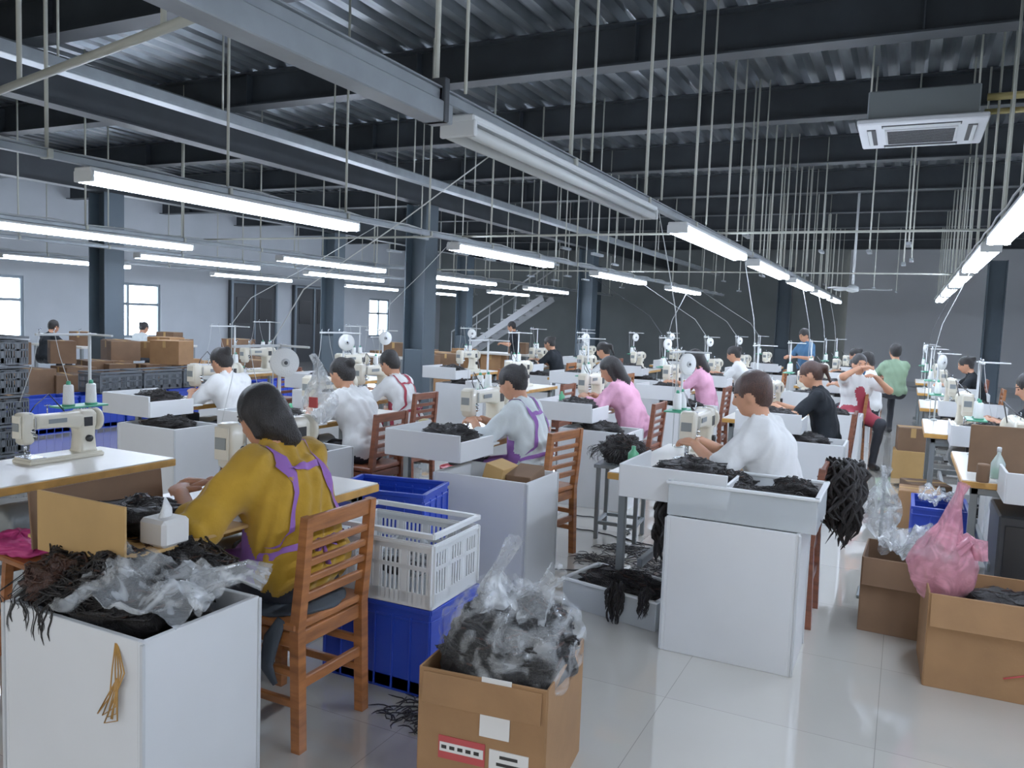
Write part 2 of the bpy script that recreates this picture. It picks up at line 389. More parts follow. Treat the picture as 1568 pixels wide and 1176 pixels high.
# ------------------------------------------------------------ room
def room():
    b=MB();b.box((-7,12,-.05),(20.2,32,.1),'floor',0);b.obj('floor')
    b=MB();b.box((-7,-24,-.1),(70,40,.1),'conc',0);b.obj('unseen_ground_blocker')  # unseen slab outside, added to cut world light from below that brightens the ceiling
    b=MB();xs=[];x=-17
    while x<3.2:
        xs+=[(x,4.12),(x+.10,4.12),(x+.135,4.20),(x+.215,4.20)];x+=.25
    vs=[];fs=[]
    for(xx,zz) in xs:vs+=[(xx,-3.9,zz),(xx,27.2,zz)]
    for i in range(len(xs)-1):fs.append((2*i,2*i+1,2*i+3,2*i+2))
    b.add(vs,fs,'deck');b.box((-6.9,11.65,4.26),(20.4,31.3,.06),'slab',0);b.obj('ceiling')
    b=MB();b.box((-6.9,-4.1,3.6),(20.4,.2,1.3),'wallw',0)
    for x in(-16.6,-11,-5.5,2.9):b.box((x,-4.1,1.5),(.6,.2,3.0),'wallw',0)
    b.obj('unseen_lintel_blocker')  # unseen lintel and piers behind camera, added to shield the ceiling from sky light
    wins=[(8.8,10.5),(12.1,13.9),(22.4,23.6)];b=MB();z0,z1=.75,2.05;X=-16.5
    b.box((X-.1,12,z0/2),(.2,32,z0),'wall',0);b.box((X-.1,12,(z1+4.2)/2),(.2,32,4.2-z1),'wall',0)
    e=-4
    for a,c in wins+[(28,28)]:
        b.box((X-.1,(e+a)/2,(z0+z1)/2),(.2,a-e,z1-z0),'wall',0);e=c
    b.obj('wall_left')
    for i,(a,c) in enumerate(wins):
        b=MB();b.box((X-.15,(a+c)/2,(z0+z1)/2),(.01,c-a,z1-z0),'glass',0)
        for y in(a+.03,(a+c)/2,c-.03):b.box((X-.06,y,(z0+z1)/2),(.06,.06,z1-z0),'frame')
        for z in(z0+.03,z0+.8,z1-.03):b.box((X-.06,(a+c)/2,z),(.055,c-a,.06),'frame')
        b.box((X+.02,(a+c)/2,z0-.02),(.16,c-a+.1,.04),'wallw');b.obj('window_%d'%(i+1))
    b=MB();b.box((-9.2,27.1,2.1),(15,.2,4.2),'walld',0);b.obj('wall_back')
    b=MB();b.box((.65,26.6,2.1),(4.7,.3,4.2),'wallw',0)
    b.box((.65,26.43,.08),(4.7,.03,.14),'edge');b.obj('wall_back_panel')
    b=MB();b.box((3.1,12,2.1),(.2,32,4.2),'wallw',0);b.obj('wall_right')
    b=MB();b.box((2.97,23,1.05),(.05,1.1,2.1),'dgrey');b.box((2.95,22.42,1.08),(.09,.08,2.16),'frame');b.box((2.95,23.58,1.08),(.09,.08,2.16),'frame');b.box((2.95,23,2.14),(.09,1.24,.08),'frame')
    b.cyl((2.9,22.6,1.0),(2.9,22.72,1.0),.015,'chrome');b.obj('door_1')
    b=MB();b.box((-16.47,12,.06),(.03,32,.12),'edge');b.obj('baseboard_left')
    for i,y in enumerate((16.9,19.4)):
        b=MB();b.box((-16.42,y,1.15),(.12,1.7,2.3),'dgrey');b.box((-16.34,y,1.15),(.04,.05,2.2),'frame');b.box((-16.34,y,2.25),(.04,1.7,.06),'frame')
        for k in(-1,1):b.box((-16.34,y+k*.84,1.15),(.05,.06,2.3),'frame');b.box((-16.35,y+k*.42,1.5),(.02,.5,.7),'black',.003)
        b.obj('door_%d'%(i+2))
room()
def ibeam_x(y,z,h=.34,w=.2,x0=-16.45,x1=2.95,nm='steel_roof_beam'):
    b=MB();xm=(x0+x1)/2;L=x1-x0
    b.box((0,0,0),(L,.012,h),'beam',0);b.box((0,0,h/2),(L,w,.016),'beam',0);b.box((0,0,-h/2),(L,w,.016),'beam',0)
    k=x0+1
    while k<x1:b.box((k-xm,0,0),(.012,w*.9,h-.03),'beam',0);k+=2.2
    b.obj(nm,(xm,y,z))
for y in(-2.6,-.3,2.2,4.5,6.8,9.1,11.5,13.9,16.3,18.7,21.1,23.5):ibeam_x(y,3.93)
def ibeam_y(x,z,h=.42,w=.2):
    b=MB();b.box((0,0,0),(.014,30,h),'beam',0);b.box((0,0,h/2),(w,30,.018),'beam',0);b.box((0,0,-h/2),(w,30,.018),'beam',0);b.obj('steel_roof_girder',(x,11.8,z))
for x in(-7.1,-11.7,):ibeam_y(x,3.53)
def column(x,y):
    b=MB();b.box((0,0,1.65),(.36,.02,3.3),'colm',.002);b.box((-.18,0,1.65),(.02,.36,3.3),'colm',.002);b.box((.18,0,1.65),(.02,.36,3.3),'colm',.002)
    b.box((0,0,.01),(.5,.5,.02),'colm');b.box((0,0,.5),(.34,.34,1.0),'colm',.01);b.obj('steel_column',(x,y,0))
for x,y in((-7.1,11),(-11.7,8.8),(-11.7,14.5),(-7.1,18.5),(-11.7,20.5),(-3.2,24),(1.75,21.5),(-9,24)):column(x,y)
def fixture(on=True,L=2.4):
    b=MB();b.box((0,0,.036),(.14,L,.03),'batten',.008);b.box((0,0,.012),(.035,L-.06,.022),'batten',.004)
    for e in(-1,1):b.box((0,e*(L/2-.012),.0),(.15,.022,.06),'batten')
    for o in(-.045,.045):b.cyl((o,-L/2+.02,-.010),(o,L/2-.02,-.010),.024,'tube' if on else 'tubeoff',8)
    return b
FX={k:fixture(k).mesh('fluorescent_light') for k in(True,False)}
def row(x,y0,y1,first,per,off=(),z=2.24,rodp=1.25,pair=False,trunk=None):
    b=MB();b.box((0,(y0+y1)/2,.078),(.05,y1-y0,.04),'rail',.004);b.box((0,(y0+y1)/2,.101),(.07,y1-y0,.006),'rail',.001)
    y=y0+.3;T=4.11-z
    while y<y1:
        b.cyl((.0,y,.09),(.0,y,T),.010,'rod',8)
        b.box((0,y,.08),(.075,.03,.05),'rod')
        if pair:b.cyl((.09,y+.05,.09),(.09,y+.05,T),.007,'rod',6)
        y+=rodp
    b.tube([(-.045,y0+(y1-y0)*i/60,.12+.012*math.sin(i*2.1)) for i in range(61)],.007,'cable',6)
    if trunk:b.box((0,(trunk[0]+trunk[1])/2,.02),(.085,trunk[1]-trunk[0],.07),'rail',.004);b.box((0,trunk[1]-.05,.06),(.095,.03,.15),'beam',.003)
    b.obj('lighting_rail',(x,0,z));y=first;i=0
    while y+2.4<y1:
        put('fluorescent_light',FX[i not in off],(x,y+1.2,z));y+=per;i+=1
row(-1.54,.9,21,2.6,3.15,off=(0,),pair=True,trunk=(.9,2.5))
row(-4.12,1.2,20,2.95,4.0)
row(.54,1.2,21,1.40,2.95,pair=True)
row(-7.7,4,22,4.5,3.9)
row(-10.0,6,24,8.0,3.6)
row(-13.2,6,24,8.0,4.4)
for x in(-3.4,.6):row(x,-3.6,-.6,-3.4,3.0,z=2.6)  # unseen lamp rows added behind the camera to brighten the foreground
b=MB();b.box((0,12,0),(.12,22,.03),'rail',.004);b.box((-.06,12,.03),(.006,22,.06),'rail',0);b.box((.06,12,.03),(.006,22,.06),'rail',0)
for i in range(16):b.cyl((0,2+i*1.35,.0),(0,2+i*1.35,.74),.008,'rod',8)
b.obj('cable_tray',(-4.9,0,3.0))
b=MB();b.cyl((-3.95,2.35,2.5),(-1.5,1.85,2.52),.018,'rod',12);b.cyl((-7.6,3.1,2.48),(-3.95,2.35,2.5),.018,'rod',12)
for x,y in((-2.4,2.03),(-3.6,2.28),(-5.5,2.67)):b.cyl((x,y,2.5),(x,y,3.75),.011,'rod',8)
b.obj('conduit_pipe')
for i,(y,z) in enumerate(((7.2,2.37),(12.3,2.37))):
    b=MB();b.cyl((-7.8,y,z),(.6,y,z),.011,'rod',8);b.obj('conduit_pipe')
b=MB()
for k in range(34):
    x=random.uniform(-6.5,.9);y=random.uniform(8,20);z=random.uniform(2.3,2.6);b.cyl((x,y,z),(x,y,4.1),.008,'rod',6);b.box((x,y,z),(.05,.3,.03),'rail',.003)
b.obj('hanging_drop_rods')
b=MB();b.box((0,0,.15),(.84,.84,.24),'steel',.01);b.box((0,0,0),(.98,.98,.05),'wallw',.015)
b.box((0,0,-.028),(.56,.56,.02),'edge',.006)
for k in range(12):b.box((0,-.24+k*.043,-.04),(.52,.012,.008),'dgrey',0)
for a in range(4):
    R=Matrix.Rotation(a*math.pi/2,3,'Z');b.box(R@Vector((0,.385,-.028)),(.6,.07,.012) if a%2==0 else (.07,.6,.012),'dgrey',.004);b.box(R@Vector((0,.40,-.036)),(.58,.03,.008) if a%2==0 else (.03,.58,.008),'batten',.003)
for sx in(-1,1):
    for sy in(-1,1):b.cyl((sx*.4,sy*.4,.2),(sx*.4,sy*.4,.72),.008,'rod',8)
b.obj('ceiling_air_conditioner',(-.02,8.0,3.32))
b=MB();b.tube([(.45,7.7,3.5),(1.1,7.7,3.5),(1.6,7.9,3.5),(2.9,7.9,3.5)],.03,'yellow',10);b.tube([(.45,7.9,3.43),(1.2,7.9,3.43),(2.9,8.2,3.43)],.025,'yellow',10)
for x in(.9,1.5,2.3):b.box((x,7.9,3.38),(.04,.7,.03),'yellow',.003);b.cyl((x,7.6,3.38),(x,7.6,4.11),.008,'yellow',8);b.cyl((x,8.2,3.38),(x,8.2,4.11),.008,'yellow',8)
b.obj('refrigerant_pipe_rack')
b=MB();b.cyl((0,0,0),(0,0,1.8),.02,'batten');b.lathe((0,0,-.08),[(.0,0),(.09,.02),(.11,.06),(.09,.1),(.03,.13)],'batten')
for k in range(3):
    R=Matrix.Rotation(k*2.094,3,'Z');b.box(R@Vector((.35,0,-.02)),(.52,.12,.008),'batten',.003,R@rotm('X',10))
b.obj('ceiling_fan',(-.9,15,2.3))
b=MB()
for k in range(14):b.box((k*.26,0,.17*(k+1)-.02),(.28,.9,.04),'edge');
for sy in(-.45,.45):
    b.box((1.75,sy,1.15),(4.2,.05,.22),'wallw',.004,rotm('Y',-33));b.tube([(0,sy,1.0),(3.6,sy,3.35)],.025,'batten',8)
    for k in range(8):b.cyl((k*.5,sy,.34*k*.95),(k*.5,sy,1.0+k*.5*.65),.014,'batten',8)
b.obj('staircase',(-14.6,25.2,0))
# ------------------------------------------------------------ furniture
def cabinet(w=.43,d=.6,h=.65):
    b=MB();t=.018
    b.box((0,-d/2+t/2,h/2),(w,t,h),'white',.002);b.box((0,d/2-t/2,h/2),(w,t,h),'white',.002)
    b.box((-w/2+t/2,0,h/2),(t,d-2*t,h),'white',.002);b.box((w/2-t/2,0,h/2),(t,d-2*t,h),'white',.002)
    b.box((0,0,.05),(w-2*t,d-2*t,t),'white',.002)
    for sx in(-1,1):
        for sy in(-1,1):b.box((sx*(w/2-.0),sy*(d/2-.0),h/2),(.012,.012,h-.01),'edge',.002)
    return b
def table(trough='white'):
    b=MB();x0,x1,y0,y1=-.45,.78,.22,.82;z=.745
    b.box(((x0+x1)/2,(y0+y1)/2,z-.02),(x1-x0,y1-y0,.036),'ply',.003);b.box(((x0+x1)/2,(y0+y1)/2,z),(x1-x0-.01,y1-y0-.01,.006),'ttop',.001)
    for x in(x0+.08,x1-.08):
        for y in(y0+.07,y1-.07):b.box((x,y,.37),(.04,.04,.70),'steel',.003)
        b.box((x,(y0+y1)/2,.05),(.04,y1-y0-.02,.05),'steel',.004);b.box((x,(y0+y1)/2,.68),(.04,.5,.04),'steel')
    b.box(((x0+x1)/2,(y0+y1)/2+.12,.25),(x1-x0-.16,.03,.05),'steel')
    b.box(((x0+x1)/2,(y0+y1)/2-.1,.12),(.4,.22,.02),'black')
    b.lathe((.16,.52,.5),[(.02,-.12),(.085,-.12),(.095,-.1),(.095,.08),(.05,.12),(.02,.14)],'steel',20,'x')
    b.box((-.2,.4,.62),(.14,.2,.1),'black',.01)
    if trough:
        m=trough;a0,a1,c0,c1=-.78,-.27,.12,.64;zb=.70;zt=.86
        b.box(((a0+a1)/2,(c0+c1)/2,zb+.058),(a1-a0,c1-c0,.012),m,.002)
        b.box((a0,(c0+c1)/2,(zb+zt)/2),(.014,c1-c0,zt-zb),m,.002);b.box(((a0+a1)/2,c1,(zb+zt)/2),(a1-a0,.014,zt-zb),m,.002)
        b.box(((a0+a1)/2-.05,c0,(zb+zt)/2-.02),(a1-a0-.1,.014,zt-zb-.04),m,.002)
    return b
def machine():
    b=MB()
    b.box((.06,0,.012),(.50,.185,.024),'cream',.006)
    b.box((.06,0,.028),(.48,.17,.012),'cream',.004);b.box((-.13,0,.036),(.1,.16,.006),'chrome',.001)
    def loft(secs,m='cream'):
        vs=[];fs=[];n=16
        for (c,ax,hy,hz) in secs:
            for k in range(n):
                a=2*math.pi*k/n+math.pi/n;ca,sa=math.cos(a),math.sin(a)
                u=math.copysign(abs(ca)**.45,ca);w=math.copysign(abs(sa)**.45,sa)
                if ax=='x':vs.append((c[0],c[1]+u*hy,c[2]+w*hz))
                else:vs.append((c[0]+u*hy,c[1]+w*hz,c[2]))
        for i in range(len(secs)-1):
            for k in range(n):
                k2=(k+1)%n;fs.append((i*n+k,i*n+k2,(i+1)*n+k2,(i+1)*n+k))
        fs.append(list(range(n)));fs.append([(len(secs)-1)*n+k for k in range(n)]);b.add(vs,fs,m,True)
    loft([((.22,0,.02),'z',.075,.075),((.225,0,.05),'z',.062,.062),((.225,0,.14),'z',.055,.055),((.22,0,.2),'z',.062,.058),((.22,0,.29),'z',.06,.055),((.22,0,.305),'z',.045,.045)])
    loft([((.29,0,.235),'x',.045,.05),((.27,0,.24),'x',.056,.062),((.18,0,.24),'x',.055,.062),((.1,0,.248),'x',.044,.048),((-.08,0,.252),'x',.042,.045),((-.15,0,.252),'x',.044,.048)])
    loft([((-.165,0,.12),'z',.028,.03),((-.165,0,.135),'z',.040,.042),((-.165,0,.2),'z',.044,.045),((-.165,0,.305),'z',.044,.045),((-.165,0,.315),'z',.032,.034)])
    b.box((-.215,0,.23),(.012,.075,.14),'cream',.004);b.box((-.222,0,.23),(.006,.06,.05),'steel',.002)
    b.cyl((-.165,.0,.12),(-.165,0,.075),.007,'chrome',8);b.cyl((-.165,0,.08),(-.165,0,.04),.0025,'chrome',6);b.cyl((-.150,.015,.125),(-.150,.015,.055),.006,'chrome',8);b.box((-.15,.0,.047),(.02,.04,.006),'chrome',.001)
    for dz,dx in((.0,0),(-.03,.012)):b.lathe((-.14+dx,-.03,.2+dz),[(.006,-.03),(.006,-.018),(.016,-.016),(.016,-.004),(.01,0)],'chrome',14,'y')
    b.box((-.13,-.05,.25),(.006,.012,.07),'chrome',.001)
    b.lathe((.285,0,.235),[(.03,0),(.03,.012),(.062,.014),(.074,.022),(.074,.036),(.06,.044),(.05,.03),(.02,.03),(.02,.05),(.0,.052)],'cream',24,'x')
    b.lathe((.295,0,.235),[(.02,.03),(.045,.03),(.045,.036),(.0,.037)],'black',20,'x')
    b.box((.22,-.057,.23),(.06,.006,.06),'black',.002);b.cyl((.22,-.055,.12),(.22,-.075,.12),.022,'black',16)
    b.cyl((-.02,0,.29),(-.02,0,.35),.004,'chrome',6);b.cyl((-.04,0,.35),(.0,0,.35),.003,'chrome',6)
    for k in range(4):b.cyl((.18+.02*k,.0,.305),(.18+.02*k,0,.312),.006,'chrome',8)
    b.box((.02,-.046,.252),(.12,.003,.028),'steel',.001)
    b.tube([(.15,.05,.27),(.05,.09,.41),(-.08,.03,.35),(-.14,-.02,.32)],.004,'black',6)
    b.lathe((-.15,-.03,.30),[(.004,0),(.016,.006),(.014,.014),(0,.016)],'wallw',10)
    return b
def stand(disc=True,spools=True):
    b=MB();b.cyl((0,0,0),(0,0,.64),.008,'batten',10);b.lathe((0,0,0),[(.03,0),(.03,.012),(.012,.02)],'batten',14)
    b.box((-.13,0,.63),(.34,.018,.012),'batten',.003);b.box((.0,-.08,.63),(.016,.2,.01),'batten',.003)
    for x in(-.28,-.2,-.06):b.tube([(x,0,.63),(x,0,.655),(x+.01,0,.66)],.003,'chrome',6)
    if spools:
        b.box((-.06,0,.25),(.26,.12,.010),'green',.004)
        for x in(-.13,.0,):
            b.lathe((x,-.01,.255),[(.03,0),(.033,.008),(.014,.012)],'green',16)
            b.lathe((x,-.01,.262),[(.027,0),(.028,.01),(.024,.10),(.020,.105)],'thread',18)
            b.lathe((x,-.01,.365),[(.012,0),(.010,.02),(.004,.022)],'green',12)
    if disc:
        b.M=Matrix.Translation((0,-.03,.55))@Matrix.Rotation(-.5,4,'Z')
        b.lathe((0,0,0),[(.012,-.012),(.068,-.012),(.07,-.008),(.07,.008),(.068,.012),(.012,.012)],'thread',30,'y')
        b.lathe((0,0,0),[(.006,-.022),(.02,-.02),(.02,.02),(.006,.022)],'edge',16,'y')
        b.lathe((0,0,0),[(.004,-.026),(.009,-.024),(.009,.024),(.004,.026)],'dgrey',12,'y');b.M=Matrix.Identity(4)
    b.tube([(-.28,0,.65),(-.32,-.02,.5),(-.42,-.06,.3)],.0015,'cable',5);b.tube([(-.13,-.01,.38),(-.17,0,.52),(-.2,0,.65)],.0015,'cable',5)
    return b
def chair(m='wood',cush=False):
    b=MB();w=.40
    for sx in(-1,1):
        x=sx*(w/2-.02)
        b.tube([(x,-.22,0),(x,-.205,.44),(x,-.225,.64),(x,-.24,.845)],[.027,.028,.026,.023],m,4,smooth=False,up=(1,0,0))
        b.tube([(x,.19,0),(x,.19,.44)],[.024,.028],m,4,smooth=False,up=(1,0,0))
        b.box((x,-.01,.40),(.025,.38,.055),m);b.box((x,-.01,.17),(.022,.38,.03),m);b.box((x,-.01,.28),(.022,.38,.03),m)
    b.box((0,-.005,.45),(w+.01,.42,.03),m,.01)
    b.box((0,.19,.40),(w-.05,.025,.055),m);b.box((0,-.2,.40),(w-.05,.025,.055),m);b.box((0,.19,.2),(w-.05,.022,.03),m);b.box((0,-.21,.24),(w-.05,.022,.04),m)
    for z,h,y in((.815,.06,-.238),(.735,.028,-.232),(.675,.028,-.227),(.615,.028,-.223),(.55,.035,-.216)):
        b.box((0,y,z),(w-.05,.02,h),m,.004,rotm('X',5))
    if cush:
        b.ell((0,-.02,.472),(.21,.20,.028),'cloth',28,10,lambda p,q:Vector((q.x*(1+.06*noise.noise(p*3)),q.y*(1+.06*noise.noise(p*4)),q.z+.012*noise.noise(p*5))))
        b.tube([(-.2,-.15,.47),(-.215,-.12,.40),(-.22,-.10,.30),(-.215,-.14,.24)],[.02,.035,.03,.012],'cloth',8,flat=.3)
    return b
def stool(m='wood'):
    b=MB()
    for sx in(-1,1):
        for sy in(-1,1):b.tube([(sx*.15,sy*.12,0),(sx*.13,sy*.10,.43)],[.022,.024],m,4,smooth=False)
    b.box((0,0,.44),(.34,.28,.03),m,.008)
    for sx in(-1,1):b.box((sx*.142,0,.15),(.022,.24,.03),m)
    for sy in(-1,1):b.box((0,sy*.112,.22),(.28,.022,.03),m);b.box((0,sy*.105,.39),(.27,.022,.05),m)
    return b
def pile(mb,c,r,m='hair',seed=0,strands=60,hang=0,amp=.35,sr=.0013):
    rnd=random.Random(seed);c=Vector(c)
    def rad(p):return 1+amp*(noise.noise(p*2.3+Vector((seed*3.1,0,0)))+.5*noise.noise(p*6+Vector((seed,2,0)))+.25*noise.noise(p*14))
    def fn(p,q):k=rad(p);return q*k
    mb.ell(c,r,m,40,22,fn)
    def on(a,e,o):
        p=Vector((math.cos(e)*math.cos(a),math.cos(e)*math.sin(a),math.sin(e)));k=rad(p)+o;return c+Vector((p.x*r[0]*k,p.y*r[1]*k,p.z*r[2]*k))
    for i in range(strands):
        a=rnd.uniform(0,6.283);e=rnd.uniform(.12,1.5);da=rnd.uniform(-.25,.25);de=rnd.uniform(-.22,.22);pts=[]
        for j in range(7):
            a+=da+.12*math.sin(j*1.7+i);e=min(1.5,max(.1,e+de*.6+.06*math.sin(j*2+i)));pts.append(on(a,e,.02+.06*abs(math.sin(j*.9+i))))
        w=sr*rnd.uniform(1,3.2)
        mb.tube(pts,[w*.4]+[w]*5+[w*.3],m if rnd.random()<.9 else 'hairb',4,cap=False)
    for i in range(int(strands*hang*.6)):
        a=rnd.uniform(0,6.283);p=on(a,.25,0);pts=[p]
        ph=rnd.uniform(0,6);L=rnd.uniform(.04,.12)
        for j in range(1,6):pts.append(p+Vector((math.cos(a)*.03*min(j,3)+.008*math.sin(ph+j*1.5),math.sin(a)*.03*min(j,3)+.008*math.cos(ph+j*1.3),.01-L*j/5)))
        mb.tube(pts,[sr*1.4]*5+[sr*.4],m,4,cap=False)
def bag(mb,c,r,m='film',seed=0,amp=.2,sag=0,pleat=.06):
    c=Vector(c)
    def fn(p,q):
        a=math.atan2(p.y,p.x);t=max(0,p.z)
        k=1+amp*(.8*noise.noise(p*1.8+Vector((seed,0,0)))+.45*abs(noise.noise(p*3.6+Vector((seed,5,0))))+.22*noise.noise(p*7+Vector((0,seed,0))))
        k+=pleat*(.35+t)*math.sin(a*8+3*noise.noise(p*2+Vector((0,0,seed))))+pleat*.5*t*math.sin(a*17+seed)
        kk=1-sag*t**1.2
        return Vector((q.x*k*kk,q.y*k*kk,q.z*(k if not sag else 1)))
    mb.ell(c,r,m,84,44,fn)
def neck(mb,pts,rs,m,seed=0,flat=.6,cap=False):
    mb.tube(pts,rs,m,26,flat=flat,cap=cap,fn=lambda a,i:1+.18*math.sin(a*6+seed+i*.4)+.08*math.sin(a*11+i+seed))
def sheet(mb,c,w,l,m,seed=0,amp=.04,drape=0,n=34):
    c=Vector(c);vs=[];fs=[]
    for i in range(n+1):
        for j in range(n+1):
            u,v=i/n-.5,j/n-.5;p=Vector((u*2.4,v*2.4,seed*1.7))
            ed=1+.22*noise.noise(Vector((math.cos(math.atan2(v,u))*1.5,math.sin(math.atan2(v,u))*1.5,seed)))
            z=amp*(noise.noise(p)+.8*(.5-abs(noise.noise(p*1.9)))+.28*(.5-abs(noise.noise(p*4.3))))-drape*max(0,abs(u)*2-.6)-drape*.6*max(0,abs(v)*2-.6)
            vs.append(c+Vector((u*w*ed+.025*noise.noise(p*1.5),v*l*ed+.02*noise.noise(p*1.7+Vector((4,0,0))),z)))
    for i in range(n):
        for j in range(n):a=i*(n+1)+j;fs.append((a,a+1,a+n+2,a+n+1))
    mb.add(vs,fs,m,True)
def crate(mb,c,d,m,slots=True,rim=.02):
    cx,cy,cz=c;w,l,h=d;t=.006
    mb.box((cx,cy,cz+.006),(w*.94,l*.94,.01),m,.001)
    for ax in(0,1):
        L=(w,l)[ax]
        for sg in(-1,1):
            def bx(u,z,du,dz,th=t):
                p=[cx,cy,cz+z];dd=[0,0,dz];p[ax]+=u;p[1-ax]+=sg*((l,w)[ax]/2-t);dd[ax]=du;dd[1-ax]=th;mb.box(p,dd,m,.0015)
            bx(0,h-rim/2,L,rim,.022);bx(0,h-.055,L*.98,.012,.014);bx(0,.03,L*.97,.06)
            if slots:
                bx(0,h*.52,L*.97,.018);bx(0,h*.80,L*.97,h*.13)
                n=int(L/.022)
                for i in range(n+1):
                    u=-L/2+L*i/n
                    bx(u*.97,h*.45,.0095 if i%6 else .03,h*.8)
            else:
                bx(0,h*.5,L*.97,h*.95)
                n=int(L/.09)
                for i in range(n+1):bx((-L/2+L*i/n)*.97,h*.45,.008,h*.85,.018)
def carton(mb,c,d,m='card',rz=0,flaps=True,open_=True,lab=False,t=.008):
    Mo=mb.M;mb.M=Mo@Matrix.Translation(c)@Matrix.Rotation(rz,4,'Z');w,l,h=d
    mb.box((0,0,.005),(w,l,.01),m,.001)
    mb.box((0,-l/2,h/2),(w,t,h),m,.002);mb.box((0,l/2,h/2),(w,t,h),m,.002);mb.box((-w/2,0,h/2),(t,l,h),m,.002);mb.box((w/2,0,h/2),(t,l,h),m,.002)
    if not open_:
        mb.box((0,0,h),(w,l,.008),m,.002);mb.box((0,0,h+.005),(w,.05,.002),'card2',0);mb.box((0,-l/2-.004,h-.05),(.05,.002,.1),'card2',0)
    elif flaps:
        mb.box((0,-l/2-.02,h-.07),(w*.98,.006,.14),m,.001,rotm('X',-12));mb.box((w/2+.02,0,h-.06),(.006,l*.96,.13),m,.001,rotm('Y',-14))
    if lab:
        y=-l/2-.006
        mb.box((-.06,y,.17),(.16,.003,.075),'redp',0);mb.box((-.06,y-.001,.172),(.15,.003,.03),'label',0);mb.box((.10,y,.155),(.13,.003,.085),'label',0)
        for i in range(3):
            mb.box((.10,y-.002,.13+.024*i),(.10-.02*i,.002,.010),'ink',0)
        for i in range(5):mb.box((-.12+.028*i,y-.002,.172),(.018,.002,.012),'ink',0)
        for i in range(6):mb.box((-.14+i*.022,y,.32+.01*(i%2)),(.012,.002,.028),'cardd',0)
    mb.M=Mo
ME=dict(cab=cabinet().mesh('cabinet'),tab=table().mesh('table'),tabn=table(None).mesh('table_n'),mac=machine().mesh('machine'),
  st=stand().mesh('stand'),st2=stand(False).mesh('stand2'),ch=chair().mesh('chair'),chc=chair('wood',True).mesh('chairc'),ch2=chair('wood2').mesh('chair2'),sto=stool().mesh('stool'))
R90=math.pi/2
def L2W(h,lx,ly):return (h[0]-ly,h[1]+lx)
def station(h,tab='tab',cab=True,ch='ch2',st='st2',mac=True,chr_=True,cabx=.08,crz=0):
    put('sewing_table',ME[tab],(h[0],h[1],0),R90)
    if mac:x,y=L2W(h,.16,.5);put('sewing_machine',ME['mac'],(x,y,.748),R90)
    if st:x,y=L2W(h,.66,.72);put('thread_stand',ME[st],(x,y,.748),R90)
    if chr_:put('wooden_chair',ME[ch],(h[0],h[1],0),R90+crz)
    if cab:
        x,y=L2W(h,-.63,cabx);put('white_storage_bin',ME['cab'],(x,y,0),R90)
PM=[]
for k in range(3):
    b=MB();pile(b,(0,0,.035),(.18,.16,.065),'hair',k+40,80);PM.append(b.mesh('hairpile'))
def hpile(x,y,z,k=0,sc=1):put('hair_bundle_pile',PM[k%3],(x,y,z),k*1.3,sc)
stations=[]
H1=(-2.0,2.32)
b=table(None);b.box((-.42,.36,.765),(.5,.5,.012),'card2',.002);b.box((-.685,.32,.835),(.008,.42,.20),'card2',.002);b.box((-.44,.55,.83),(.52,.008,.19),'cardd',.002,rotm('X',-6));b.box((-.17,.60,.83),(.04,.008,.17),'cardd',.002)
b.obj('sewing_table',(H1[0]+.02,H1[1],0),R90)
x,y=L2W(H1,.36,.56);put('sewing_machine',ME['mac'],(x,y,.748),R90)
x,y=L2W(H1,.64,.70);put('thread_stand',ME['st'],(x,y,.748),R90)
put('wooden_chair',ME['chc'],(-2.04,2.30,0),R90)
put('white_storage_bin',ME['cab'],(-2.07,1.65,0),R90)
hpile(-2.38,1.90,.775,1,.9)
P2=(-2.16,4.78);P3=(-.58,4.52)
station(P2,st='st2',ch='ch',cabx=-.05,crz=-.15);station(P3,st='st',ch='ch2')
for h in[(-3.52,4.75),(-4.95,4.95),(-4.15,6.2),(-3.6,8.3),(-2.2,7.05),(-.60,7.6),(-.60,10.1),(-.60,12.6),(-.60,15.1),(-.6,17.6),(-2.1,9.6),(-2.1,12.1),(-2.1,14.6),(-2.1,17.1),
   (-3.7,10.8),(-3.7,13.3),(-3.7,15.8),(-5.5,7.6),(-5.3,10.1),(-5.3,12.6),(-5.3,15.1),(-7.0,7.6),(1.0,7.8),(1.0,10.3),(1.0,12.8),(1.0,15.3)]:
    station(h,st='st' if random.random()<.3 else 'st2',ch='ch' if random.random()<.4 else 'ch2',cab=(h!=(-4.15,6.2)));stations.append(h)
    x,y=L2W(h,-.5,.36);hpile(x,y,.77,int(h[1]))
    if h!=(-4.15,6.2):x,y=L2W(h,-.63,.08);hpile(x,y,.6,int(h[1])+1)
x,y=L2W(P2,-.5,.36);hpile(x,y,.77,0);x,y=L2W(P3,-.5,.36);hpile(x,y,.77,1)
h0=(-3.2,2.2);put('sewing_table',ME['tabn'],(h0[0],h0[1],0),R90);x,y=L2W(h0,.37,.64);put('sewing_machine',ME['mac'],(x,y,.748),R90,.80)
x,y=L2W(h0,.66,.74);put('thread_stand',ME['st2'],(x,y,.748),R90)
put('wooden_stool',ME['sto'],(-3.32,2.22,0),1.45)
b=MB();bag(b,(0,0,.04),(.17,.11,.045),'magenta',4,.3);b.obj('magenta_bag',(-3.38,2.12,.46))
hD=(1.15,5.55);put('sewing_table',ME['tab'],(hD[0],hD[1],0),R90);x,y=L2W(hD,.15,.5);put('sewing_machine',ME['mac'],(x,y,.748),R90);x,y=L2W(hD,.66,.70);put('thread_stand',ME['st2'],(x,y,.748),R90)
b=MB();b.box((0,0,.14),(.5,.02,.28),'cardd',.003);b.box((.0,.12,.12),(.012,.25,.24),'cardd',.003);b.obj('cardboard_screen',(.62,5.35,.76))
